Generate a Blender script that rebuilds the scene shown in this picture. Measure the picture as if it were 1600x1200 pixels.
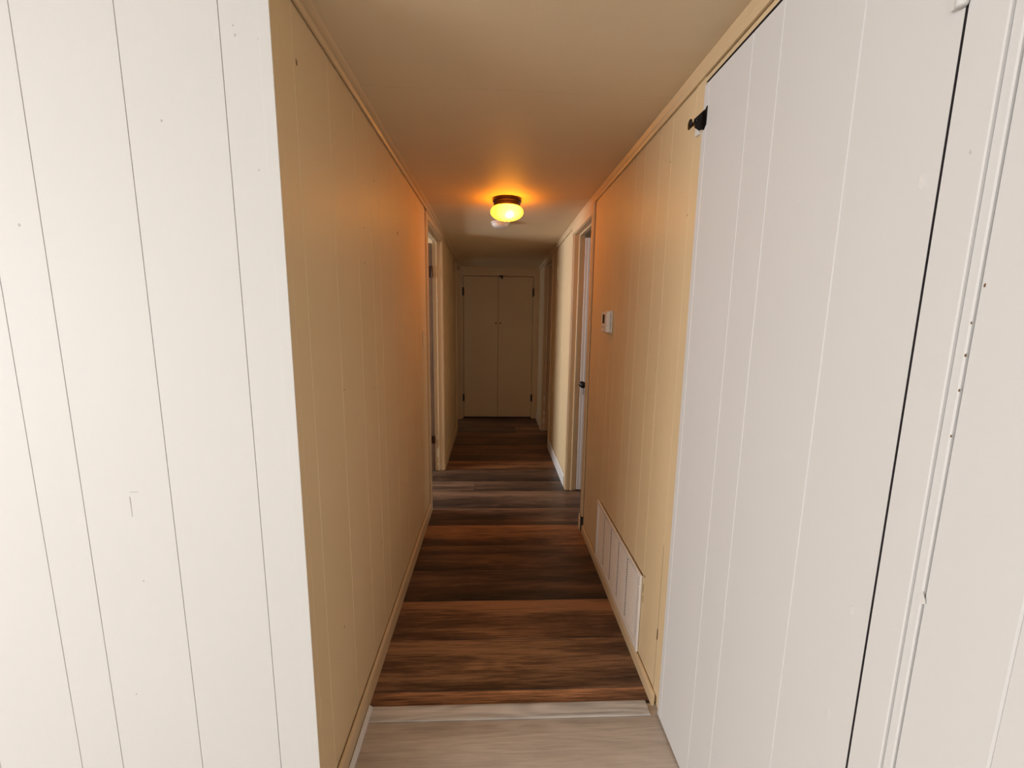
import bpy, bmesh, math, random
from mathutils import Matrix, Vector

random.seed(7)
for o in list(bpy.data.objects):
    bpy.data.objects.remove(o, do_unlink=True)
S = bpy.context.scene
C = S.collection

# ------------------------------------------------------------------ camera
H = 1.40                                   # lens height, metres
F_PX, YAW, PITCH, ROLL = 665.24, 0.042254, 0.155759, 0.013242
fwd = Vector((math.sin(YAW) * math.cos(PITCH), math.cos(YAW) * math.cos(PITCH), -math.sin(PITCH)))
rgt = Vector((math.cos(YAW), -math.sin(YAW), 0))
upv = rgt.cross(fwd)
r2 = math.cos(ROLL) * rgt + math.sin(ROLL) * upv
u2 = -math.sin(ROLL) * rgt + math.cos(ROLL) * upv
cam = bpy.data.cameras.new('camera')
cam.sensor_fit = 'HORIZONTAL'
cam.sensor_width = 36
cam.lens = F_PX / 1600 * 36
cam.clip_start = 0.02
co = bpy.data.objects.new('camera', cam)
C.objects.link(co)
co.matrix_world = Matrix(((r2.x, u2.x, -fwd.x, 0), (r2.y, u2.y, -fwd.y, 0), (r2.z, u2.z, -fwd.z, H), (0, 0, 0, 1)))
S.camera = co

# ------------------------------------------------------------------ world, daylight at the windows, exposure
w = bpy.data.worlds.new('sky')
S.world = w
w.use_nodes = True
bg = w.node_tree.nodes['Background']
bg.inputs[0].default_value = (0.62, 0.74, 0.95, 1)
bg.inputs[1].default_value = 0.6

def window_light(name, loc, direction, sx, sy, power, col=(1, 0.965, 0.93)):
    l = bpy.data.lights.new(name, 'AREA')
    l.shape = 'RECTANGLE'; l.size = sx; l.size_y = sy
    l.energy = power; l.color = col
    o = bpy.data.objects.new(name, l)
    C.objects.link(o)
    o.location = loc
    o.rotation_euler = Vector(direction).to_track_quat('-Z', 'Y').to_euler()
    return o
DAY = (0.90, 0.95, 1.0)
window_light('daylight_living_back', (-2.45, -3.50, 1.35), (0, 1, 0), 2.0, 1.3, 38, DAY)
window_light('daylight_living_side', (-3.90, -1.35, 1.35), (1, 0, 0), 2.2, 1.3, 125, DAY)
window_light('daylight_bedroom', (-2.90, 3.25, 1.50), (1, 0, 0), 1.0, 0.85, 88, DAY)
window_light('daylight_far_room', (-2.90, 5.45, 1.50), (1, 0, 0), 0.7, 0.8, 10, DAY)
window_light('daylight_bathroom', (2.72, 2.45, 1.45), (-1, 0, 0), 0.7, 0.7, 10, DAY)

S.view_settings.view_transform = 'Standard'
S.view_settings.look = 'None'
S.view_settings.gamma = 1
S.view_settings.use_curve_mapping = False
S.view_settings.exposure = 0.10

# ------------------------------------------------------------------ materials
def new_mat(name):
    m = bpy.data.materials.new(name)
    m.use_nodes = True
    nt = m.node_tree
    return m, nt, nt.nodes['Principled BSDF'], nt.nodes, nt.links

def paint(name, col, rough=0.5, var=0.06, bump=0.08, bscale=260, spec=0.4):
    m, nt, b, N, L = new_mat(name)
    geo = N.new('ShaderNodeNewGeometry')
    n1 = N.new('ShaderNodeTexNoise'); n1.inputs['Scale'].default_value = 2.3; n1.inputs['Detail'].default_value = 5
    L.new(geo.outputs['Position'], n1.inputs['Vector'])
    mx = N.new('ShaderNodeMix'); mx.data_type = 'RGBA'
    mx.inputs[6].default_value = tuple(c * (1 - var) for c in col) + (1,)
    mx.inputs[7].default_value = tuple(min(1, c * (1 + var)) for c in col) + (1,)
    L.new(n1.outputs['Fac'], mx.inputs[0]); L.new(mx.outputs[2], b.inputs['Base Color'])
    n2 = N.new('ShaderNodeTexNoise'); n2.inputs['Scale'].default_value = bscale; n2.inputs['Detail'].default_value = 2
    L.new(geo.outputs['Position'], n2.inputs['Vector'])
    n3 = N.new('ShaderNodeTexNoise'); n3.inputs['Scale'].default_value = 9; n3.inputs['Detail'].default_value = 2
    L.new(geo.outputs['Position'], n3.inputs['Vector'])
    ad = N.new('ShaderNodeMath'); ad.operation = 'MULTIPLY_ADD'; ad.inputs[1].default_value = 6.0
    L.new(n3.outputs['Fac'], ad.inputs[0]); L.new(n2.outputs['Fac'], ad.inputs[2])
    bp = N.new('ShaderNodeBump'); bp.inputs['Strength'].default_value = bump; bp.inputs['Distance'].default_value = 0.0012
    L.new(ad.outputs[0], bp.inputs['Height']); L.new(bp.outputs[0], b.inputs['Normal'])
    b.inputs['Roughness'].default_value = rough
    b.inputs['Specular IOR Level'].default_value = spec
    return m

def plain(name, col, rough=0.5, metal=0.0, spec=0.5):
    m, nt, b, N, L = new_mat(name)
    geo = N.new('ShaderNodeNewGeometry')
    n1 = N.new('ShaderNodeTexNoise'); n1.inputs['Scale'].default_value = 40
    L.new(geo.outputs['Position'], n1.inputs['Vector'])
    mx = N.new('ShaderNodeMix'); mx.data_type = 'RGBA'
    mx.inputs[6].default_value = tuple(c * .93 for c in col) + (1,)
    mx.inputs[7].default_value = tuple(min(1, c * 1.07) for c in col) + (1,)
    L.new(n1.outputs['Fac'], mx.inputs[0]); L.new(mx.outputs[2], b.inputs['Base Color'])
    b.inputs['Roughness'].default_value = rough; b.inputs['Metallic'].default_value = metal
    b.inputs['Specular IOR Level'].default_value = spec
    return m

def wood(name, dark, mid, light, rough, sx=0.9, sy=11, ring=0.0, fine=0.35, ramp=(0.30, 0.52, 0.72), across=0.0, rs=(1.1, 8)):
    """plank print; the grain runs along X, the plank's own tone comes from the object colour"""
    m, nt, b, N, L = new_mat(name)
    geo = N.new('ShaderNodeNewGeometry'); oi = N.new('ShaderNodeObjectInfo')
    off = N.new('ShaderNodeVectorMath'); off.operation = 'SCALE'
    cmb = N.new('ShaderNodeCombineXYZ')
    for k in range(3): L.new(oi.outputs['Random'], cmb.inputs[k])
    L.new(cmb.outputs[0], off.inputs[0]); off.inputs['Scale'].default_value = 37
    add = N.new('ShaderNodeVectorMath'); L.new(geo.outputs['Position'], add.inputs[0]); L.new(off.outputs[0], add.inputs[1])
    def mp(sc):
        q = N.new('ShaderNodeMapping'); q.inputs['Scale'].default_value = sc
        L.new(add.outputs[0], q.inputs['Vector']); return q.outputs[0]
    n1 = N.new('ShaderNodeTexNoise'); n1.inputs['Scale'].default_value = 1; n1.inputs['Detail'].default_value = 6
    n1.inputs['Roughness'].default_value = .62; n1.inputs['Distortion'].default_value = .35
    L.new(mp((sx, sy, 1)), n1.inputs['Vector'])
    n2 = N.new('ShaderNodeTexNoise'); n2.inputs['Scale'].default_value = 1; n2.inputs['Detail'].default_value = 4
    n2.inputs['Roughness'].default_value = .7
    L.new(mp((7, 210, 1)), n2.inputs['Vector'])
    wn = N.new('ShaderNodeTexNoise'); wn.inputs['Scale'].default_value = 1; wn.inputs['Detail'].default_value = 1.5
    L.new(mp((rs[0], rs[1], 1)), wn.inputs['Vector'])
    wm = N.new('ShaderNodeMath'); wm.operation = 'MULTIPLY'; wm.inputs[1].default_value = 75
    L.new(wn.outputs['Fac'], wm.inputs[0])
    wv = N.new('ShaderNodeMath'); wv.operation = 'SINE'; L.new(wm.outputs[0], wv.inputs[0])
    a = N.new('ShaderNodeMath'); a.operation = 'MULTIPLY_ADD'; a.inputs[1].default_value = fine
    s1 = N.new('ShaderNodeMath'); s1.operation = 'SUBTRACT'; s1.inputs[1].default_value = .5
    L.new(n2.outputs['Fac'], s1.inputs[0]); L.new(s1.outputs[0], a.inputs[0]); L.new(n1.outputs['Fac'], a.inputs[2])
    a2 = N.new('ShaderNodeMath'); a2.operation = 'MULTIPLY_ADD'; a2.inputs[1].default_value = ring
    s2 = N.new('ShaderNodeMath'); s2.operation = 'SUBTRACT'; s2.inputs[1].default_value = 0
    L.new(wv.outputs[0], s2.inputs[0]); L.new(s2.outputs[0], a2.inputs[0]); L.new(a.outputs[0], a2.inputs[2])
    tc = N.new('ShaderNodeTexCoord'); sp = N.new('ShaderNodeSeparateXYZ'); L.new(tc.outputs['Generated'], sp.inputs[0])
    s3 = N.new('ShaderNodeMath'); s3.operation = 'SUBTRACT'; s3.inputs[1].default_value = .5; L.new(sp.outputs[1], s3.inputs[0])
    a3 = N.new('ShaderNodeMath'); a3.operation = 'MULTIPLY_ADD'; a3.inputs[1].default_value = across
    L.new(s3.outputs[0], a3.inputs[0]); L.new(a2.outputs[0], a3.inputs[2])
    cr = N.new('ShaderNodeValToRGB')
    e = cr.color_ramp.elements
    e[0].position = ramp[0]; e[0].color = dark + (1,)
    e[1].position = ramp[2]; e[1].color = light + (1,)
    k = e.new(ramp[1]); k.color = mid + (1,)
    L.new(a3.outputs[0], cr.inputs[0])
    mu = N.new('ShaderNodeMix'); mu.data_type = 'RGBA'; mu.blend_type = 'MULTIPLY'; mu.inputs[0].default_value = 1
    L.new(cr.outputs[0], mu.inputs[6]); L.new(oi.outputs['Color'], mu.inputs[7])
    L.new(mu.outputs[2], b.inputs['Base Color'])
    bp = N.new('ShaderNodeBump'); bp.inputs['Strength'].default_value = .12; bp.inputs['Distance'].default_value = .0008
    L.new(n2.outputs['Fac'], bp.inputs['Height']); L.new(bp.outputs[0], b.inputs['Normal'])
    b.inputs['Roughness'].default_value = rough
    b.inputs['Specular IOR Level'].default_value = .45
    return m

M = {}
M['white'] = paint('white_wall_paint', (0.66, 0.645, 0.63), .62, .02, .10, 300)
M['tan'] = paint('tan_wall_paint', (0.70, 0.53, 0.315), .50, .05, .16, 420)
M['tan_trim'] = paint('tan_trim_paint', (0.62, 0.46, 0.275), .42, .07, .10, 120)
M['ceiling'] = paint('tan_ceiling_paint', (0.70, 0.55, 0.36), .60, .05, .22, 330)
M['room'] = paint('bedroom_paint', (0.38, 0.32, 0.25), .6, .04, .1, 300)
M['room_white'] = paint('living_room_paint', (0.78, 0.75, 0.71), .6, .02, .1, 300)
M['door_white'] = paint('white_door_paint', (0.72, 0.69, 0.67), .4, .03, .08, 200)
M['closet_dark'] = paint('darkened_closet_board', (0.16, 0.12, 0.09), .8, .1, .1, 100)  # dark tone paints the closet insides as unlit
M['hall_wood'] = wood('brown_plank_print', (0.036, 0.019, 0.0115), (0.13, 0.069, 0.038), (0.33, 0.178, 0.092), .40, 1.0, 10, .022, .75, (.33, .50, .68), .16)
M['grey_wood'] = wood('greige_plank_print', (0.36, 0.31, 0.26), (0.55, 0.48, 0.415), (0.68, 0.61, 0.54), .45, .7, 7, .030, .45)
M['strip_wood'] = wood('grey_strip_print', (0.30, 0.29, 0.28), (0.54, 0.52, 0.50), (0.70, 0.68, 0.66), .45, .9, 22, .07, .4)
M['brown_door'] = wood('brown_door_print', (0.07, 0.035, 0.018), (0.13, 0.068, 0.034), (0.19, 0.10, 0.05), .5)
M['black'] = plain('blackened_iron', (0.014, 0.011, 0.010), .38, .6)
M['bronze'] = plain('dark_bronze', (0.05, 0.022, 0.013), .32, .85)
M['shadow_gap'] = plain('dark_crack', (0.05, 0.032, 0.02), .9)
M['plastic'] = plain('white_plastic', (0.78, 0.74, 0.70), .35)
M['ivory'] = plain('ivory_plastic', (0.72, 0.60, 0.40), .35)
M['screen'] = plain('dark_screen', (0.012, 0.010, 0.012), .2)
M['vent'] = plain('white_enamel', (0.78, 0.71, 0.645), .38)
M['peel'] = plain('bare_primer', (0.86, 0.80, 0.72), .8)
M['gap_shade'] = plain('painted_gap_shade', (0.028, 0.021, 0.024), .9)  # near-black that paints the shade inside gaps and slots
M['mark'] = plain('brown_scuff_and_shadow', (0.16, 0.085, 0.035), .8)
M['faint'] = plain('tan_scuff', (0.42, 0.29, 0.14), .7)
M['grey_mark'] = plain('grey_scuff', (0.52, 0.48, 0.46), .7)

def glow(name, col, strength, clear=0.0):
    m = bpy.data.materials.new(name); m.use_nodes = True
    N, L = m.node_tree.nodes, m.node_tree.links
    N.remove(N['Principled BSDF'])
    em = N.new('ShaderNodeEmission'); em.inputs[0].default_value = col + (1,); em.inputs[1].default_value = strength
    out = N['Material Output']
    if clear:
        t = N.new('ShaderNodeBsdfTransparent'); mx = N.new('ShaderNodeMixShader'); mx.inputs[0].default_value = clear
        L.new(em.outputs[0], mx.inputs[1]); L.new(t.outputs[0], mx.inputs[2]); L.new(mx.outputs[0], out.inputs[0])
    else:
        L.new(em.outputs[0], out.inputs[0])
    return m
LX, LY = 0.071, 2.752
def amber_glass():
    m = bpy.data.materials.new('lit_amber_glass'); m.use_nodes = True
    N, L = m.node_tree.nodes, m.node_tree.links
    N.remove(N['Principled BSDF'])
    geo = N.new('ShaderNodeNewGeometry')
    d = N.new('ShaderNodeVectorMath'); d.operation = 'DISTANCE'
    d.inputs[1].default_value = (LX + .012, LY - .060, 2.115 - .088)      # centre of the bulb's hot spot, painted into the glow
    L.new(geo.outputs['Position'], d.inputs[0])
    cr = N.new('ShaderNodeValToRGB'); e = cr.color_ramp.elements
    e[0].position = .012; e[0].color = (1.0, .60, .20, 1)
    e[1].position = .085; e[1].color = (.40, .115, .0020, 1)
    k = e.new(.036); k.color = (.55, .18, .0075, 1)
    L.new(d.outputs['Value'], cr.inputs[0])
    em = N.new('ShaderNodeEmission'); em.inputs[1].default_value = 52
    L.new(cr.outputs[0], em.inputs[0])
    L.new(em.outputs[0], N['Material Output'].inputs[0])
    return m
M['shade'] = amber_glass()
M['bulb'] = glow('lit_bulb', (1.0, 0.45, 0.05), 10)
def pane_mat():
    m, nt, b, N, L = new_mat('window_glass')
    b.inputs['Transmission Weight'].default_value = 1; b.inputs['Roughness'].default_value = 0
    return m
M['glass'] = pane_mat()

# ------------------------------------------------------------------ mesh helpers
def link(name, bm, mat, parent=None, smooth=False):
    bmesh.ops.recalc_face_normals(bm, faces=bm.faces)
    me = bpy.data.meshes.new(name); bm.to_mesh(me); bm.free()
    if smooth:
        for p in me.polygons: p.use_smooth = True
    me.materials.append(M[mat])
    o = bpy.data.objects.new(name, me); C.objects.link(o)
    if parent is not None: o.parent = parent
    return o

def add_box(bm, x0, x1, y0, y1, z0, z1, bev=0.0):
    r = bmesh.ops.create_cube(bm, size=1)
    bmesh.ops.scale(bm, vec=(abs(x1 - x0), abs(y1 - y0), abs(z1 - z0)), verts=r['verts'])
    bmesh.ops.translate(bm, vec=((x0 + x1) / 2, (y0 + y1) / 2, (z0 + z1) / 2), verts=r['verts'])
    if bev:
        es = list({e for v in r['verts'] for e in v.link_edges})
        bmesh.ops.bevel(bm, geom=es, offset=bev, segments=1, affect='EDGES')

def box(name, x0, x1, y0, y1, z0, z1, mat, parent=None, bev=0.0):
    bm = bmesh.new(); add_box(bm, x0, x1, y0, y1, z0, z1, bev)
    return link(name, bm, mat, parent)

def boxes(name, rects, mat, parent=None):
    bm = bmesh.new()
    for r in rects: add_box(bm, *r)
    return link(name, bm, mat, parent)

def prism(name, prof, axis, a0, a1, mat, parent=None):
    """closed 2-D profile swept along an axis: axis 'y' takes (x,z), 'x' takes (y,z), 'z' takes (x,y)"""
    bm = bmesh.new()
    def p(u, v, a): return {'y': (u, a, v), 'x': (a, u, v), 'z': (u, v, a)}[axis]
    A = [bm.verts.new(p(u, v, a0)) for u, v in prof]; B = [bm.verts.new(p(u, v, a1)) for u, v in prof]
    n = len(prof)
    for i in range(n): bm.faces.new((A[i], A[(i + 1) % n], B[(i + 1) % n], B[i]))
    bm.faces.new(A); bm.faces.new(list(reversed(B)))
    return link(name, bm, mat, parent)

def lathe(name, prof, loc, mat, parent=None, seg=40, axis='z', smooth=True):
    bm = bmesh.new(); rings = []
    for r, h in prof:
        ring = []
        for i in range(seg):
            a = 2 * math.pi * i / seg
            c, s = max(r, 1e-4) * math.cos(a), max(r, 1e-4) * math.sin(a)
            q = {'z': (c, s, h), 'x': (h, c, s), 'y': (c, h, s)}[axis]
            ring.append(bm.verts.new(Vector(q) + Vector(loc)))
        rings.append(ring)
    for A, B in zip(rings, rings[1:]):
        for i in range(seg): bm.faces.new((A[i], A[(i + 1) % seg], B[(i + 1) % seg], B[i]))
    bm.faces.new(rings[0]); bm.faces.new(rings[-1])
    return link(name, bm, mat, parent, smooth)

def group_root(name, loc=(0, 0, 0)):
    o = bpy.data.objects.new(name, None); C.objects.link(o); o.empty_display_size = .05
    return o

def tag(o, label, cat, kind=None, group=None):
    o['label'] = label; o['category'] = cat
    if kind: o['kind'] = kind
    if group: o['group'] = group
    return o

def struct(o, label, cat): return tag(o, label, cat, 'structure')

GV = 0.0022                                   # half width and depth of the V grooves in the panelling
def board_y(name, xf, xb, y0, y1, z0, z1, mat, parent, g0=True, g1=True, g=GV):
    """vertical board in a wall that runs along Y; xf is its face, xb its back; V-chamfered at both long edges"""
    s = 1 if xb > xf else -1
    prof = [(xb, y0), (xb, y1)]
    prof += [(xf + s * g, y1), (xf, y1 - g)] if g1 else [(xf, y1)]
    prof += [(xf, y0 + g), (xf + s * g, y0)] if g0 else [(xf, y0)]
    return prism(name, prof, 'z', z0, z1, mat, parent)

def board_x(name, yf, yb, x0, x1, z0, z1, mat, parent, g0=True, g1=True, g=GV):
    s = 1 if yb > yf else -1
    prof = [(x0, yb), (x1, yb)]
    prof += [(x1, yf + s * g), (x1 - g, yf)] if g1 else [(x1, yf)]
    prof += [(x0 + g, yf), (x0, yf + s * g)] if g0 else [(x0, yf)]
    return prism(name, prof, 'z', z0, z1, mat, parent)

def blotch(name, plane, at, c0, c1, r0, r1, mat, parent, n=11, jag=.35, seed=1, th=.0005):
    """thin irregular chip or scuff lying on a surface: plane 'x' or 'y', at = coordinate of the surface, th signed thickness"""
    rd = random.Random(seed); pts = []
    for i in range(n):
        a = 2 * math.pi * i / n; k = 1 + jag * (rd.random() * 2 - 1)
        pts.append((c0 + r0 * k * math.cos(a), c1 + r1 * k * math.sin(a)))
    bm = bmesh.new()
    P = (lambda u, v, d: (d, u, v)) if plane == 'x' else (lambda u, v, d: (u, d, v))
    A = [bm.verts.new(P(u, v, at)) for u, v in pts]; B = [bm.verts.new(P(u, v, at + th)) for u, v in pts]
    for i in range(n): bm.faces.new((A[i], A[(i + 1) % n], B[(i + 1) % n], B[i]))
    bm.faces.new(A); bm.faces.new(list(reversed(B)))
    return link(name, bm, mat, parent)

# ------------------------------------------------------------------ main measures (metres; camera stands at x=0, y=0)
XL, XR = -0.457, 0.596          # faces of the two hallway walls
WT = 0.078                      # wall thickness
YF = 0.980                      # face of the white living-room wall beside the hallway
YE = 5.80                       # end wall
CE = 2.115                      # ceiling
BK = 0.006                      # board thickness

# ------------------------------------------------------------------ floors
fl = struct(boxes('floor', [(-4.0, 3.0, -3.6, 6.6, -.06, -.006)], 'closet_dark'), 'brown and greige plank floor running through the hallway', 'floor')
PW = 0.2595
hall = [  # y0, y1, joints (x), tones
    (1.357, 1.417, [], [(2.0, 1.85, 1.8)]),
    (1.417, 1.677, [], [(1.05, 1.08, 1.15)]),
    (1.677, 1.936, [], [(1.10, 1.05, 1.05)]),
    (1.936, 2.196, [], [(.52, .52, .56)]),
    (2.196, 2.455, [], [(.60, .57, .57)]),
    (2.455, 2.715, [], [(1.40, 1.25, 1.1)]),
    (2.715, 2.975, [], [(.60, .57, .62)]),
    (2.975, 3.290, [], [(.58, .62, .74)]),  # bluish grey tones from here to the last row paint daylight sheen
    (3.290, 3.495, [-.162], [(.58, .63, .75), (.46, .49, .58)]),
    (3.495, 3.765, [], [(.38, .40, .46)]),
]
y = 3.765
tones = [(1.2, 1.0, .85), (.55, .5, .5), (.95, .8, .7), (.6, .55, .5), (1.1, .95, .85), (.55, .5, .5), (.9, .8, .7), (.6, .55, .55)]
k = 0
while y < 5.84:
    y1 = min(y + PW, 5.86)
    hall.append((y, y1, [.27] if k == 5 else [], [tones[k % 8], tones[(k + 3) % 8]]))
    y = y1; k += 1
for y0, y1, js, tn in hall:
    xs = [-.56] + js + [.70]
    for i in range(len(xs) - 1):
        p = box('plank', xs[i] + .0006, xs[i + 1] - .0006, y0 + .0007, y1 - .0007, -.006, 0, 'hall_wood', fl, .0012)
        t = tn[i]; p.color = (t[0], t[1], t[2], 1)
# living room planks
rd = random.Random(3)
y = 1.297; r = 0
while y > -0.3:
    y0 = y - .18
    xs = [-2.2, -1.3 + .35 * (r % 3), .72]
    if r == 0: xs = [-2.2, -1.355, .72]
    for i in range(len(xs) - 1):
        p = box('plank', xs[i] + .0004, xs[i + 1] - .0004, y0 + .0004, y - .0004, -.006, 0, 'grey_wood', fl, .0008)
        t = rd.uniform(.88, 1.02); p.color = (t, t, t, 1)
    y = y0; r += 1
p = box('plank', .567, .72, 1.2975, 1.347, -.006, -.0005, 'grey_wood', fl, .0008); p.color = (.95, .95, .95, 1)
rest = box('plank_field', -4.0, .6, -3.6, y, -.006, 0, 'grey_wood', fl); rest['kind'] = 'stuff'
rest.color = (.92, .92, .92, 1)
r = box('plank_field', -4.0, -2.2, y, .98, -.006, 0, 'grey_wood', fl); r['kind'] = 'stuff'; r.color = (.92, .92, .92, 1)
for nm, a in (('floor_board', (-3.0, -.56, 1.06, 6.6)), ('floor_board', (.70, 3.0, 1.36, 6.6))):
    r = box(nm, a[0], a[1], a[2], a[3], -.006, -.001, 'hall_wood', fl)
    r.color = (.9, .85, .85, 1)
# thin grey strip that bridges the two floorings
th = struct(prism('trim_threshold', [(1.297, .0002), (1.297, .0028), (1.302, .0040), (1.352, .0040), (1.3575, .0026), (1.3575, .0002)], 'x', -.444, .566, 'strip_wood'),
            'grey wood-look strip lying across the hallway floor between brown and greige planks', 'threshold')
th.color = (1, 1, 1, 1)

# ------------------------------------------------------------------ ceiling (sags a little towards the far end)
def cz(y): return CE if y < 2.9 else CE - (y - 2.9) / 2.9 * .062
bm = bmesh.new()
add_box(bm, -4.0, 3.0, -3.6, 1.02, CE, CE + .05)
add_box(bm, -3.0, XL - WT, 1.02, 6.6, CE, CE + .05)
add_box(bm, XR + WT, 3.0, 1.02, 6.6, CE, CE + .05)
cl = struct(link('ceiling', bm, 'ceiling'), 'tan painted ceiling of the hallway with faint cross seams', 'ceiling')
ys = [1.02, 1.49, 2.71, 2.9, 3.93, 5.15, 5.9]
for a, b_ in ((0, 1), (1, 2), (2, 4), (4, 5), (5, 6)):
    bm = bmesh.new(); ya, yb = ys[a] + .0008, ys[b_] - .0008
    seq = [ya] + ([2.9] if ya < 2.9 < yb else []) + [yb]
    for (p, q) in zip(seq, seq[1:]):
        vs = [bm.verts.new(c) for c in ((XL - WT, p, cz(p)), (XR + WT, p, cz(p)), (XR + WT, q, cz(q)), (XL - WT, q, cz(q)),
                                        (XL - WT, p, cz(p) + .02), (XR + WT, p, cz(p) + .02), (XR + WT, q, cz(q) + .02), (XL - WT, q, cz(q) + .02))]
        for f in ((0, 1, 2, 3), (4, 5, 6, 7), (0, 1, 5, 4), (1, 2, 6, 5), (2, 3, 7, 6), (3, 0, 4, 7)): bm.faces.new([vs[i] for i in f])
    link('ceiling_panel', bm, 'ceiling', cl)
box('ceiling_backing', XL - WT, XR + WT, 1.02, 5.95, CE + .02, CE + .05, 'ceiling', cl)

# ------------------------------------------------------------------ left: white living-room wall facing the camera
wf = struct(box('wall_front', -4.0, XL - WT, YF + BK, 1.06, 0, CE, 'white'), 'white painted board wall beside the hallway opening, with thin vertical grooves', 'wall')
gx = [XL, -.557, -.758, -.958, -1.060, -1.261, -1.462, -1.664, -1.765, -1.966, -2.17, -2.37, -2.47, -2.67, -2.87, -3.07, -3.17, -3.37, -3.57, -3.78, -4.0]
for i in range(len(gx) - 1):
    board_x('wall_board', YF, YF + BK + .001, gx[i + 1] + (.0006 if i < len(gx) - 2 else 0), gx[i] - (.0006 if i else 0), 0, CE, 'white', wf, True, i > 0, .0005)
box('corner_bead', XL - .024, XL + .0008, YF - .0011, YF + .001, 0, CE, 'white', wf, .0004)
blotch('scratch', 'y', YF, -.841, .984, .009, .0012, 'grey_mark', wf, 9, .3, 2, -.0006)
blotch('scratch', 'y', YF, -.852, .952, .0009, .022, 'grey_mark', wf, 9, .5, 3, -.0006)
for i, (a, b_, c_) in enumerate(((-.689, 1.791, .002), (-1.003, 1.578, .0025), (-.528, 1.955, .0022), (-.53, 1.972, .0016), (-.846, .757, .002), (-.90, .445, .002), (-.482, 1.95, .0015), (-.50, 1.70, .0015))):
    blotch('scuff', 'y', YF, a, b_, c_, c_ * 1.3, 'grey_mark', wf, 8, .3, 10 + i, -.0004)

# ------------------------------------------------------------------ left hallway wall
wl = struct(boxes('wall_left', [(XL - WT, XL - BK, YF + .012, 2.935, 0, CE), (XL - WT, XL - BK, 2.935, 3.79, 2.036, CE),
                                (XL - WT, XL - BK, 3.79, 5.075, 0, CE), (XL - WT, XL - BK, 5.075, 5.76, 2.036, CE)], 'tan'),
            'tan grooved board wall on the left of the hallway', 'wall')
gy = [YF, 1.007, 1.080, 1.288, 1.495, 1.665, 1.77, 1.978, 2.185, 2.39, 2.595, 2.70, 2.903]
for i in range(len(gy) - 1):
    board_y('wall_board', XL + (.0012 if i == 0 else 0), XL - BK - .001, gy[i], gy[i + 1], 0, CE, 'tan', wl, i > 0, True, .0021)
for a, b_ in ((3.80, 4.22), (4.22, 4.64), (4.64, 5.055)):
    board_y('wall_board', XL, XL - BK - .001, a, b_, 0, CE, 'tan', wl, True, True, .001)
for i, (a, b_, c_, d_) in enumerate(((1.095, 1.97, .004, .007), (1.62, 1.125, .0022, .003), (1.645, 1.125, .0022, .003), (1.30, 1.175, .002, .003), (2.1, 1.78, .012, .008),
                                     (1.56, 1.58, .003, .005), (1.57, 1.70, .003, .004), (1.64, .48, .003, .014), (1.72, 1.9, .006, .004), (2.35, .85, .003, .004), (1.2, .45, .003, .006))):
    blotch('scuff', 'x', XL, a, b_, c_, d_, 'mark' if i < 4 else 'faint', wl, 9, .4, 30 + i, .0004)

# ------------------------------------------------------------------ right hallway wall, tan and white stretches
wr = struct(boxes('wall_right', [(XR + .026, XR + WT, -3.6, .56, 0, CE), (XR + .026, XR + WT, .56, 1.30, 2.09, CE), (XR + BK, XR + WT, 1.300, 2.67, 0, CE),
                                 (XR + BK, XR + WT, 2.67, 3.315, 2.030, CE), (XR + BK, XR + WT, 3.315, 4.50, 0, CE),
                                 (XR + BK, XR + WT, 4.50, 5.17, 2.030, CE), (XR + BK, XR + WT, 5.17, 5.95, 0, CE),
                                 (XR + .004, XR + .03, .50, 1.30, 2.066, CE)], 'tan'),
            'tan grooved board wall on the right of the hallway, white near the front', 'wall')
# the darkened inside of the shallow closet behind the white door
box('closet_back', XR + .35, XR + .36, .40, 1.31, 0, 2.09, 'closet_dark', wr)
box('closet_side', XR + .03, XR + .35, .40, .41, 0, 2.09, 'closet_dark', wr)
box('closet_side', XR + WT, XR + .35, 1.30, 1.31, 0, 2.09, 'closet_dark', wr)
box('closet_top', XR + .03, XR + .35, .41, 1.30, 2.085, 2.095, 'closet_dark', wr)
board_y('stile', XR - .002, XR + .025, 1.3015, 1.356, .05, 2.080, 'tan', wr, False, True, .002)
gy = [1.3585, 1.524, 1.630, 1.791, 1.90, 2.10, 2.205, 2.41, 2.627]
for i in range(len(gy) - 1):
    board_y('wall_board', XR, XR + BK + .001, gy[i], gy[i + 1], 0, CE, 'tan', wr, True, True, .0014)
for a, b_ in ((3.36, 3.78), (3.78, 4.20), (4.20, 4.425)):
    board_y('wall_board', XR, XR + BK + .001, a, b_, 0, CE, 'tan', wr, True, True, .0008)
board_y('wall_board', XR, XR + BK + .001, 5.22, YE, 0, CE, 'tan', wr)
box('lintel_gap_shade', XR + .0004, XR + .028, .50, 1.3010, 2.0645, 2.0668, 'gap_shade', wr)  # dark strip paints the shade in the gap above the door
box('door_lintel', XR, XR + .02, .50, 1.3015, 2.0665, CE, 'tan', wr, .001)
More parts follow.
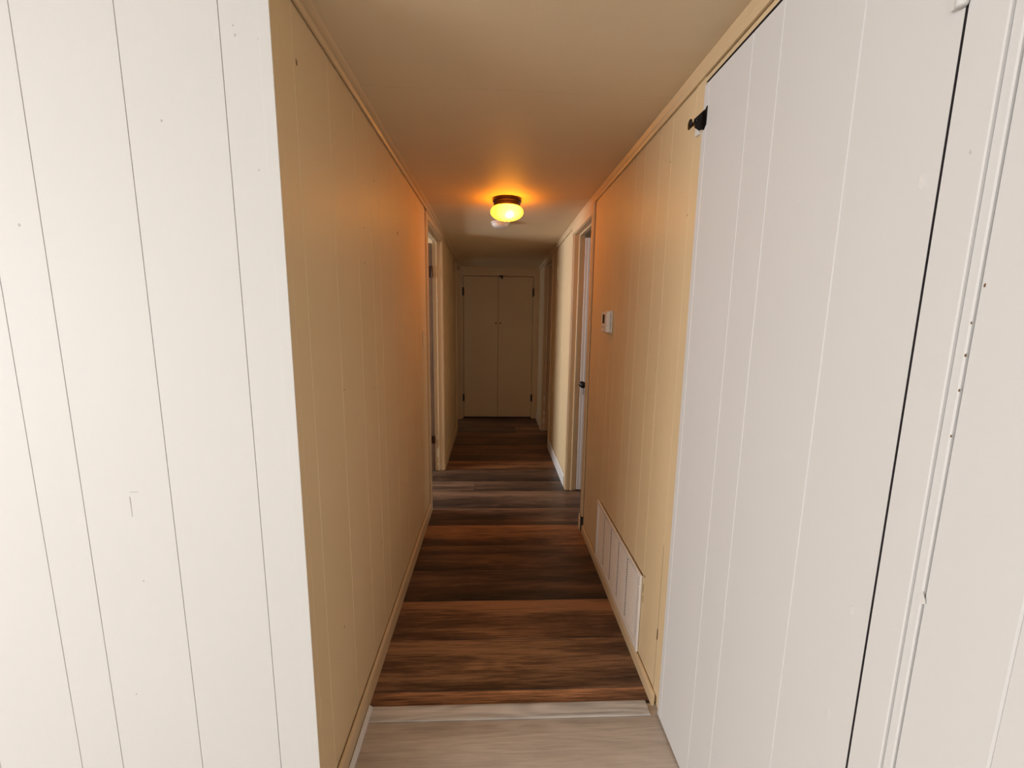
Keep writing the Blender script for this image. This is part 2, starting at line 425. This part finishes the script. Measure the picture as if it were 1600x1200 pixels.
# white jamb board, bead and boards nearer than the door
box('side_casing', XR - .0058, XR + .03, .5275, .5777, 0, CE, 'white', wr, .0015)
box('bead_strip', XR - .0022, XR + .03, .5135, .5270, 0, CE, 'white', wr, .0018)
gy = [-.60, -.395, -.19, .01, .21, .41, .5122]
for i in range(len(gy) - 1):
    board_y('wall_board', XR, XR + .027, gy[i], gy[i + 1], 0, CE, 'white', wr, True, True, .002)
board_y('wall_board', XR, XR + .027, -3.6, -.60, 0, CE, 'white', wr)
for i, (a, b_, c_, m_) in enumerate(((.507, 1.446, .0015, 'mark'), (.545, 1.61, .0018, 'grey_mark'), (.5125, 1.022, .006, 'door_white'), (.5125, 1.40, .0012, 'mark'), (.5125, 1.36, .0013, 'mark'), (.5125, 1.315, .0012, 'mark'), (.5125, 1.255, .0012, 'mark'))):
    blotch('paint_chip', 'x', XR - (.0022 if i > 1 else .0055 if i == 1 else 0), a, b_, c_ * .7, c_ * 1.4, m_, wr, 9, .4, 60 + i, -.0006)
for i, (a, b_, c_, d_) in enumerate(((1.353, .275, .008, .022), (1.52, .345, .004, .02), (1.518, .30, .003, .015), (1.512, .40, .01, .004), (1.365, 1.72, .0025, .003), (1.53, 1.93, .002, .003))):
    blotch('paint_chip', 'x', XR - (.0025 if i == 0 else 0), a, b_, c_ * .6, d_, 'mark', wr, 9, .45, 80 + i, -.0006)
box('crack', XR - .0004, XR + .004, 1.3555, 1.3595, .055, .62, 'shadow_gap', wr)

# ------------------------------------------------------------------ closet door in the right wall
d1 = group_root('door_1')
box('core', XR + .004, XR + .022, .5805, 1.297, .010, 2.052, 'white', d1)
dg = [.580, .743, .958, 1.067, 1.272, 1.2975]
for i in range(len(dg) - 1):
    board_y('door_board', XR - .006, XR + .005, dg[i], dg[i + 1], .008, 2.053, 'white', d1, i > 0, True, .0017)
for z0, z1 in ((1.795, 1.895), (.20, .30)):
    h = box('hinge', XR - .014, XR - .0055, .582, .593, z0, z1, 'white', d1, .001)
    lathe('hinge_pin', [(.0055, z0 - .002), (.0065, z0), (.0065, z1), (.0055, z1 + .002)], (XR - .0125, .5795, 0), 'white', h, 14)
box('gap_shade', XR - .0055, XR + .021, .5797, .5806, .010, 2.052, 'gap_shade', d1)  # dark strip paints the shade in the gap beside the door
for i, (a, b_, c_, d_) in enumerate(((.603, 1.592, .004, .010), (.61, .93, .003, .008), (.625, .72, .002, .011), (.85, 1.63, .002, .003))):
    blotch('dent', 'x', XR - .006, a, b_, c_, d_, 'door_white', d1, 10, .3, 100 + i, -.0008)
# black turn latch: plate on the door, turn piece, and its keeper on the stile
def poly_plate(name, pts, x0, x1, mat, parent):
    bm = bmesh.new()
    A = [bm.verts.new((x0, a, b_)) for a, b_ in pts]; B = [bm.verts.new((x1, a, b_)) for a, b_ in pts]
    n = len(pts)
    for i in range(n): bm.faces.new((A[i], A[(i + 1) % n], B[(i + 1) % n], B[i]))
    bm.faces.new(A); bm.faces.new(list(reversed(B)))
    return link(name, bm, mat, parent)
lt = poly_plate('latch', [(1.270, 1.990), (1.271, 1.942), (1.283, 1.932), (1.2965, 1.938), (1.2965, 1.975)], XR - .0085, XR - .0062, 'black', d1)
prism('hook', [(XR - .008, 1.986), (XR - .034, 1.962), (XR - .036, 1.952), (XR - .031, 1.940), (XR - .016, 1.932), (XR - .008, 1.938)], 'y', 1.284, 1.290, 'black', lt)
lathe('hook_pin', [(.0035, -.012), (.0035, .045)], (XR - .028, 1.290, 1.955), 'black', lt, 10, 'y')
lathe('keeper', [(.002, -.033), (.012, -.032), (.012, -.029), (.004, -.028), (.004, .0)], (XR - .002, 1.318, 1.962), 'black', lt, 18, 'x')
box('latch_base', XR - .012, XR - .002, 1.308, 1.328, 1.930, 1.960, 'plastic', lt, .001)
struct(d1, 'tall white grooved closet door in the right wall with black latch near its top', 'door')

# ------------------------------------------------------------------ ceiling trims and baseboards
def cove(name, x, s, y0, y1, zb, depth, label):
    """two-step moulding under the ceiling, follows its sag"""
    bm = bmesh.new()
    def prof(y):
        c = cz(y); h = c - zb(y)
        return [(x, zb(y)), (x + s * .006, zb(y)), (x + s * .010, zb(y) + .25 * h), (x + s * .011, zb(y) + .45 * h), (x + s * .007, zb(y) + .50 * h),
                (x + s * (depth * .75), zb(y) + .72 * h), (x + s * depth, c - .003), (x + s * depth, c), (x, c)]
    seq = [y0] + ([2.9] if y0 < 2.9 < y1 else []) + [y1]
    rows = [[bm.verts.new((a, y, b_)) for a, b_ in prof(y)] for y in seq]
    n = len(rows[0])
    for A, B in zip(rows, rows[1:]):
        for i in range(n): bm.faces.new((A[i], A[(i + 1) % n], B[(i + 1) % n], B[i]))
    bm.faces.new(rows[0]); bm.faces.new(list(reversed(rows[-1])))
    return struct(link(name, bm, 'tan_trim'), label, 'ceiling trim')
cove('trim_1', XL + .0035, 1, YF + .002, YE - .02, lambda y: cz(y) - .027, .027, 'tan moulding where the left hallway wall meets the ceiling')
cove('trim_2', XR - .0035, -1, .30, YE - .02, lambda y: cz(y) - .036, .016, 'tan moulding where the right hallway wall meets the ceiling, above the white door')

def baseboard(name, x, s, y0, y1, h, label, mat='tan_trim', t=.0105):
    return struct(prism(name, [(x, .001), (x + s * t, .001), (x + s * t, h - .012), (x + s * (t - .003), h - .004), (x + s * (t - .007), h), (x, h)], 'y', y0, y1, mat), label, 'baseboard')
baseboard('baseboard_left', XL + .0035, 1, YF + .003, 2.90, .078, 'tan baseboard along the near left hallway wall')
baseboard('baseboard_left_far', XL + .0035, 1, 3.835, 5.05, .085, 'tan baseboard on the left wall between the two doorways')
baseboard('baseboard_right', XR - .0035, -1, 1.335, 2.612, .052, 'tan baseboard under the wall vent on the right')
baseboard('baseboard_right_far', XR - .0035, -1, 3.372, 4.43, .100, 'pale baseboard on the right wall between the two doorways', 'door_white')
baseboard('baseboard_right_end', XR - .0035, -1, 5.225, YE - .02, .09, 'short baseboard on the right between the far doorway and the double doors')
struct(prism('baseboard_shoe', [(XL + .0165, .001), (XL + .029, .001), (XL + .028, .009), (XL + .023, .015), (XL + .0165, .018)], 'y', YF + .002, 1.350, 'white'),
       'short white quarter-round strip at the foot of the left baseboard near the camera', 'baseboard')

# ------------------------------------------------------------------ doorways
def doorway(name, x, s, y0, y1, zt, label, near=.055, far=.055, chips=(), foot=False):
    """casings and jambs of an opening; x is the wall face, s points into the hallway, opening runs y0..y1"""
    r = group_root(name)
    xo = x + s * .0125
    z1 = cz((y0 + y1) / 2) - .030
    def b(n, xa, xb, *a, bev=.002, m='tan_trim'): return box(n, min(xa, xb), max(xa, xb), *a, m, r, bev)
    b('casing', x, xo, y0 - near, y0 - .004, .001, z1)
    b('casing', x, xo, y1 + .004, y1 + far, .001, z1)
    b('head_casing', x, xo - s * .0008, y0 - .004, y1 + .004, zt + .004, z1)
    xb = x - s * WT
    b('jamb', x + s * .004, xb, y0 - .014, y0, .001, zt)
    b('jamb', x + s * .004, xb, y1, y1 + .014, .001, zt)
    b('head_jamb', x + s * .004, xb, y0 - .014, y1 + .014, zt, zt + .014)
    xs0, xs1 = x - s * .034, x - s * .046
    b('stop', xs0, xs1, y0, y0 + .010, .001, zt)
    b('stop', xs0, xs1, y1 - .010, y1, .001, zt)
    b('head_stop', xs0, xs1, y0, y1, zt - .010, zt)
    # plinth where the casing meets the baseboard line; with foot, a block painted dark as the gap
    if foot: b('plinth_or_gap', xo + s * .004, xo + s * .011, y0 - near + .004, y0 - .012, .001, .105)
    b('plinth_or_gap', x, xo + s * .002, y0 - near - .004, y0 - .006, .001, .098, m='gap_shade' if foot else 'tan_trim')
    for i, (a, c_, d_, e_) in enumerate(chips):
        blotch('paint_chip', 'y', y1, a, c_, d_, e_, 'peel', r, 10, .4, 200 + i, -.0007)
    struct(r, label, 'door frame')
    return r
doorway('trim_3', XL, 1, 2.963, 3.765, 2.026, 'tan frame of the doorway in the left wall, peeling near the floor',
        chips=((-.512, .31, .006, .028), (-.508, .175, .008, .05), (-.505, .06, .005, .02), (-.49, .035, .004, .012)))
doorway('trim_4', XR, -1, 2.688, 3.300, 2.016, 'tan frame of the doorway in the right wall beyond the thermostat', foot=True)
doorway('trim_5', XL, 1, 5.090, 5.745, 2.010, 'dim frame of the far doorway on the left beside the double doors', near=.04, far=.02)
doorway('trim_6', XR, -1, 4.480, 5.156, 2.000, 'peeling frame of the far doorway on the right beside the double doors', near=.05, far=.06,
        chips=((.618, .40, .006, .05), (.622, .23, .008, .03), (.620, .13, .008, .05), (.615, .04, .008, .012)))

# doors inside the doorways
d4 = group_root('door_4')
box('leaf', -1.30, -.5380, 3.745, 3.779, .012, 2.006, 'brown_door', d4, .002)
for z0, z1 in ((1.725, 1.82), (.262, .335)):
    h = box('hinge', -.562, -.537, 3.7425, 3.7452, z0, z1, 'bronze', d4, .0006)
    lathe('hinge_pin', [(.004, z0), (.0055, z0 + .003), (.0055, z1 - .003), (.004, z1)], (-.5345, 3.741, 0), 'bronze', h, 12)
struct(d4, 'brown door swung open inside the left doorway, dark hinges on its edge', 'door')

def knob(parent, x, y, z, sy, mat='black'):
    k_ = lathe('knob', [(.024, 0), (.024, sy * .006), (.011, sy * .008), (.011, sy * .025), (.019, sy * .030), (.025, sy * .042), (.022, sy * .054), (.010, sy * .060), (.001, sy * .061)], (x, y, z), mat, parent, 20, 'y')
    return k_
d5 = group_root('door_5')
box('leaf', .6755, 1.37, 3.288, 3.322, .012, 1.995, 'door_white', d5, .002)
box('edge_bead', .699, .706, 3.2845, 3.289, .014, 1.993, 'door_white', d5, .001)
k_ = knob(d5, .690, 3.288, .885, -1)
box('key', .689, .693, 3.235, 3.240, .81, .872, 'black', k_, .0008)
struct(d5, 'white door standing open inside the right doorway, with a dark knob', 'door')

d6 = group_root('door_6')
box('leaf', .676, 1.35, 5.146, 5.18, .012, 1.985, 'tan', d6, .002)
knob(d6, .690, 5.146, .855, -1)
struct(d6, 'dim door inside the far right doorway with a small dark knob', 'door')
# ------------------------------------------------------------------ end wall with double closet doors
ce = cz(YE)
we = struct(boxes('wall_end', [(XL - WT - .03, -.424, YE + .02, YE + .10, 0, ce), (.518, XR + WT, YE + .02, YE + .10, 0, ce), (-.424, .518, YE + .02, YE + .10, 1.936, ce)], 'tan'),
            'dim tan wall closing the hallway around the double doors', 'wall')
box('side_casing', XL - .075, -.4235, YE, YE + .021, .001, ce - .004, 'tan_trim', we, .002)
box('side_casing', .5175, XR, YE, YE + .021, .001, ce - .004, 'tan_trim', we, .002)
box('head_casing', -.423, .517, YE, YE + .021, 1.936, ce - .004, 'tan_trim', we, .002)
box('ceiling_bead', XL, XR, YE - .012, YE - .0005, ce - .014, ce + .004, 'tan_trim', we, .002)
box('closet_back', -.43, .53, YE + .06, YE + .09, 0, 1.94, 'closet_dark', we)
d2 = group_root('door_2'); d3 = group_root('door_3')
for d, xa, xb, hx in ((d2, -.4195, .0455, -.4215), (d3, .0500, .5130, .5155)):
    box('leaf', xa, xb, YE + .004, YE + .024, .026, 1.930, 'tan_trim', d, .002)
    for z0, z1 in ((1.675, 1.785), (.245, .345)):
        h = box('hinge', min(hx - .011, hx + .011), max(hx - .011, hx + .011), YE - .0022, YE + .0035, z0, z1, 'black', d, .0008)
        lathe('hinge_pin', [(.003, z0), (.0045, z0 + .003), (.0045, z1 - .003), (.003, z1)], (hx, YE - .004, 0), 'black', h, 10)
for d, x in ((d2, .018), (d3, .078)):
    lathe('knob_hole', [(.010, 0), (.010, -.001), (.001, -.0014)], (x, YE + .0042, 1.317), 'shadow_gap', d, 14, 'y')
c_ = box('catch', .058, .108, YE - .014, YE + .004, 1.922, 1.945, 'black', d3, .002)
box('catch_lever', .082, .104, YE - .018, YE - .012, 1.898, 1.928, 'black', c_, .002)
struct(d2, 'left leaf of the dim double doors at the hallway end', 'door')
struct(d3, 'right leaf of the dim double doors at the hallway end, with a black catch at its top', 'door')

# ------------------------------------------------------------------ rooms around: shell and windows that let the daylight in
def window_wall(name, ax, at, th, a0, a1, z1, wa, wb, wz0, wz1, mat, label, wname, wlabel, end=None):
    """wall in plane ax=at (thickness th) with a framed opening; the window sits in it"""
    a1 = end or a1
    def r(u0, u1, v0, v1, t0=at, t1=at + th):
        t0, t1 = min(t0, t1), max(t0, t1)
        return (t0, t1, u0, u1, v0, v1) if ax == 'x' else (u0, u1, t0, t1, v0, v1)
    struct(boxes(name, [r(a0, wa, 0, z1), r(wb, a1, 0, z1), r(wa, wb, 0, wz0), r(wa, wb, wz1, z1)], mat), label, 'wall')
    g = group_root(wname)
    f = .05
    for nm, q in (('window_frame', (wa, wa + f, wz0, wz1)), ('window_frame', (wb - f, wb, wz0, wz1)), ('window_frame', (wa + f, wb - f, wz0, wz0 + f)),
                  ('window_frame', (wa + f, wb - f, wz1 - f, wz1)), ('mullion', ((wa + wb) / 2 - .02, (wa + wb) / 2 + .02, wz0 + f, wz1 - f))):
        box(nm, *r(*q, at + th * .25, at + th * .75), 'plastic', g, .002)
    for q in ((wa + f, (wa + wb) / 2 - .02, wz0 + f, wz1 - f), ((wa + wb) / 2 + .02, wb - f, wz0 + f, wz1 - f)):
        box('pane', *r(*q, at + th * .46, at + th * .54), 'glass', g)
    struct(g, wlabel, 'window')
window_wall('wall_back', 'y', -3.6, -.1, -4.0, 3.0, CE, -3.5, -1.4, .68, 2.02, 'room_white', 'pale living room wall behind the camera', 'window_1', 'wide living room window behind the camera')
window_wall('wall_living_side', 'x', -4.0, -.1, -3.6, 1.06, CE, -2.5, -.2, .68, 2.02, 'room_white', 'pale living room side wall far to the left', 'window_2', 'wide living room side window far to the left')
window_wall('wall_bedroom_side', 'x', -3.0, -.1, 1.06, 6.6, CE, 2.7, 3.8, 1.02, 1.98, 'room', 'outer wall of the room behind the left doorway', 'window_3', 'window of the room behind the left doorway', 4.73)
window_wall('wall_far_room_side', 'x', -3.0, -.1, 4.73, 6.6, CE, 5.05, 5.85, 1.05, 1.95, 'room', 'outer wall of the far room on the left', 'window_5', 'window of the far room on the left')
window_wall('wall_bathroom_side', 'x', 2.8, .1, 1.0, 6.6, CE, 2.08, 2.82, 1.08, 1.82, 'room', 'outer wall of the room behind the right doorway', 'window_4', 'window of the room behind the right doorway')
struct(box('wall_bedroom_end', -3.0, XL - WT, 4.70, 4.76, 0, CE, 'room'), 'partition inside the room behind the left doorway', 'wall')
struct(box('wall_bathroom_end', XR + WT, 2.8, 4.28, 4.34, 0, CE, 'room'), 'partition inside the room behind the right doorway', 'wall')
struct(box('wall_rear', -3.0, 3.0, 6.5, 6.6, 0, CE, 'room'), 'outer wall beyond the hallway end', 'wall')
struct(box('wall_bathroom_front', XR + WT, 2.8, 1.32, 1.38, 0, CE, 'room'), 'partition behind the white closet door', 'wall')

# ------------------------------------------------------------------ ceiling light
cl_ = group_root('ceiling_light')
lathe('canopy', [(.080, CE), (.089, CE - .002), (.089, CE - .016), (.086, CE - .022), (.081, CE - .024), (.081, CE - .046), (.078, CE - .048)], (LX, LY, 0), 'bronze', cl_, 48)
sh = [(.076, CE - .045)]
for i in range(1, 15):
    a = i / 14
    ang = math.radians(38) - a * math.radians(128)
    sh.append((.1005 * math.cos(ang) if a < 1 else .001, CE - .078 + (.052 * math.sin(ang) if ang > 0 else .050 * math.sin(ang))))
lathe('lamp_shade', sh, (LX, LY, 0), 'shade', cl_, 48)
bm = bmesh.new(); bmesh.ops.create_uvsphere(bm, u_segments=16, v_segments=10, radius=.024)
bmesh.ops.translate(bm, vec=(LX + .008, LY - .01, CE - .078), verts=bm.verts)
link('bulb', bm, 'bulb', cl_, True)
lathe('finial', [(.001, CE - .1275), (.004, CE - .1285), (.004, CE - .131), (.001, CE - .133)], (LX, LY, 0), 'bronze', cl_, 12)
tag(cl_, 'lit mushroom ceiling light with amber glass and dark bronze base', 'ceiling light')

# smoke detector just behind the light
sd = group_root('smoke_detector')
c_ = cz(3.36)
lathe('base_ring', [(.070, c_ + .002), (.070, c_ - .010), (.066, c_ - .012)], (.038, 3.36, 0), 'plastic', sd, 40)
lathe('cover', [(.064, c_ - .010), (.062, c_ - .024), (.052, c_ - .034), (.030, c_ - .037), (.001, c_ - .037)], (.038, 3.36, 0), 'plastic', sd, 40)
tag(sd, 'white round smoke detector on the ceiling just behind the lit lamp', 'smoke detector')

# ------------------------------------------------------------------ thermostat
ts = group_root('thermostat')
box('wall_plate', XR - .007, XR - .0006, 2.152, 2.272, 1.326, 1.440, 'plastic', ts, .002)
b_ = box('body', XR - .030, XR - .006, 2.158, 2.266, 1.330, 1.436, 'plastic', ts, .005)
box('display', XR - .0308, XR - .029, 2.198, 2.238, 1.374, 1.420, 'screen', b_, .0004)
box('button_row', XR - .0312, XR - .029, 2.19, 2.246, 1.352, 1.360, 'grey_mark', b_, .0006)
lathe('button', [(.005, 0), (.005, -.002), (.001, -.003)], (XR - .030, 2.215, 1.344), 'ivory', b_, 14, 'x')
box('side_slot', XR - .0135, XR - .0095, 2.1572, 2.1590, 1.345, 1.422, 'grey_mark', b_)
tag(ts, 'white thermostat with a small dark display on the right wall', 'thermostat')

# ------------------------------------------------------------------ switches
def switch(name, x, s, y, z, label, cat, toggle=True):
    r = group_root(name)
    xa, xb = sorted((x + s * .0005, x + s * .006))
    p = box('plate', xa, xb, y - .035, y + .035, z - .058, z + .058, 'ivory', r, .002)
    if toggle:
        box('toggle', *sorted((x + s * .005, x + s * .017)), y - .005, y + .005, z - .002, z + .014, 'ivory', p, .002)
    for dz in (-.030, .030):
        lathe('screw', [(.0035, 0), (.0035, s * .0012), (.0005, s * .0016)], (x + s * .006, y, z + dz), 'ivory', p, 10, 'x')
    return tag(r, label, cat)
switch('light_switch', XL, 1, 2.775, 1.255, 'ivory light switch on the left wall just before the doorway', 'light switch')
switch('cover_plate', XR, -1, 4.135, 1.815, 'cream cover plate high on the right wall between the two doorways', 'cover plate', False)

# ------------------------------------------------------------------ return-air vent, low on the right wall
vg = group_root('wall_vent')
vy0, vy1, vz0, vz1 = 1.527, 2.246, .053, .393
xv = XR - .0006
box('back_plate', xv - .004, xv, vy0 + .01, vy1 - .01, vz0 + .01, vz1 - .01, 'vent', vg)
fr = .024
for (a0, a1, b0, b1) in ((vy0, vy0 + fr, vz0, vz1), (vy1 - fr, vy1, vz0, vz1), (vy0 + fr, vy1 - fr, vz0, vz0 + fr), (vy0 + fr, vy1 - fr, vz1 - fr, vz1)):
    box('frame', xv - .011, xv - .0005, a0, a1, b0, b1, 'vent', vg, .003)
box('vent_shadow_line', xv - .0008, xv, vy0 - .002, vy1 - .05, vz1 + .0002, vz1 + .0036, 'mark', vg)  # brown strip painted as the shadow line along the vent's top
# stamped louvre tabs in six columns, and the dark slot at the near end of each
cols = [2.222, 2.097, 1.968, 1.838, 1.706, 1.575]
bm = bmesh.new(); bs = bmesh.new()
n = 23; z_lo, z_hi = vz0 + fr + .006, vz1 - fr - .006
pitch = (z_hi - z_lo) / n
for c_i, yc in enumerate(cols):
    near = yc; far = min(yc + .118, vy1 - fr - .003) if c_i else vy1 - fr - .002
    if c_i == 0: near = yc - .006
    for i in range(n):
        z = z_lo + i * pitch
        # wedge: flush at its top, lifted at its lower lip
        v = [bm.verts.new(p) for p in ((xv - .0038, near + .006, z + pitch * .95), (xv - .0075, near + .006, z + pitch * .30), (xv - .0038, near + .006, z + pitch * .30),
                                       (xv - .0038, far, z + pitch * .95), (xv - .0075, far, z + pitch * .30), (xv - .0038, far, z + pitch * .30))]
        for f in ((0, 1, 2), (5, 4, 3), (0, 3, 4, 1), (1, 4, 5, 2), (2, 5, 3, 0)): bm.faces.new([v[q] for q in f])
        if c_i < 5:
            add_box(bs, xv - .0046, xv - .0036, near - .004, near + .005, z + pitch * .22, z + pitch * .66)
t = link('louvre', bm, 'vent', vg); t['kind'] = 'stuff'
t = link('slot_hole', bs, 'gap_shade', vg); t['kind'] = 'stuff'
for a, b_ in ((vy0 + .012, vz0 + .05), (vy0 + .012, vz1 - .05), (vy1 - .012, (vz0 + vz1) / 2)):
    lathe('screw', [(.004, 0), (.004, -.001), (.001, -.002)], (xv - .011, a, b_), 'vent', vg, 10, 'x')
tag(vg, 'white stamped metal return-air vent low on the right wall', 'vent')
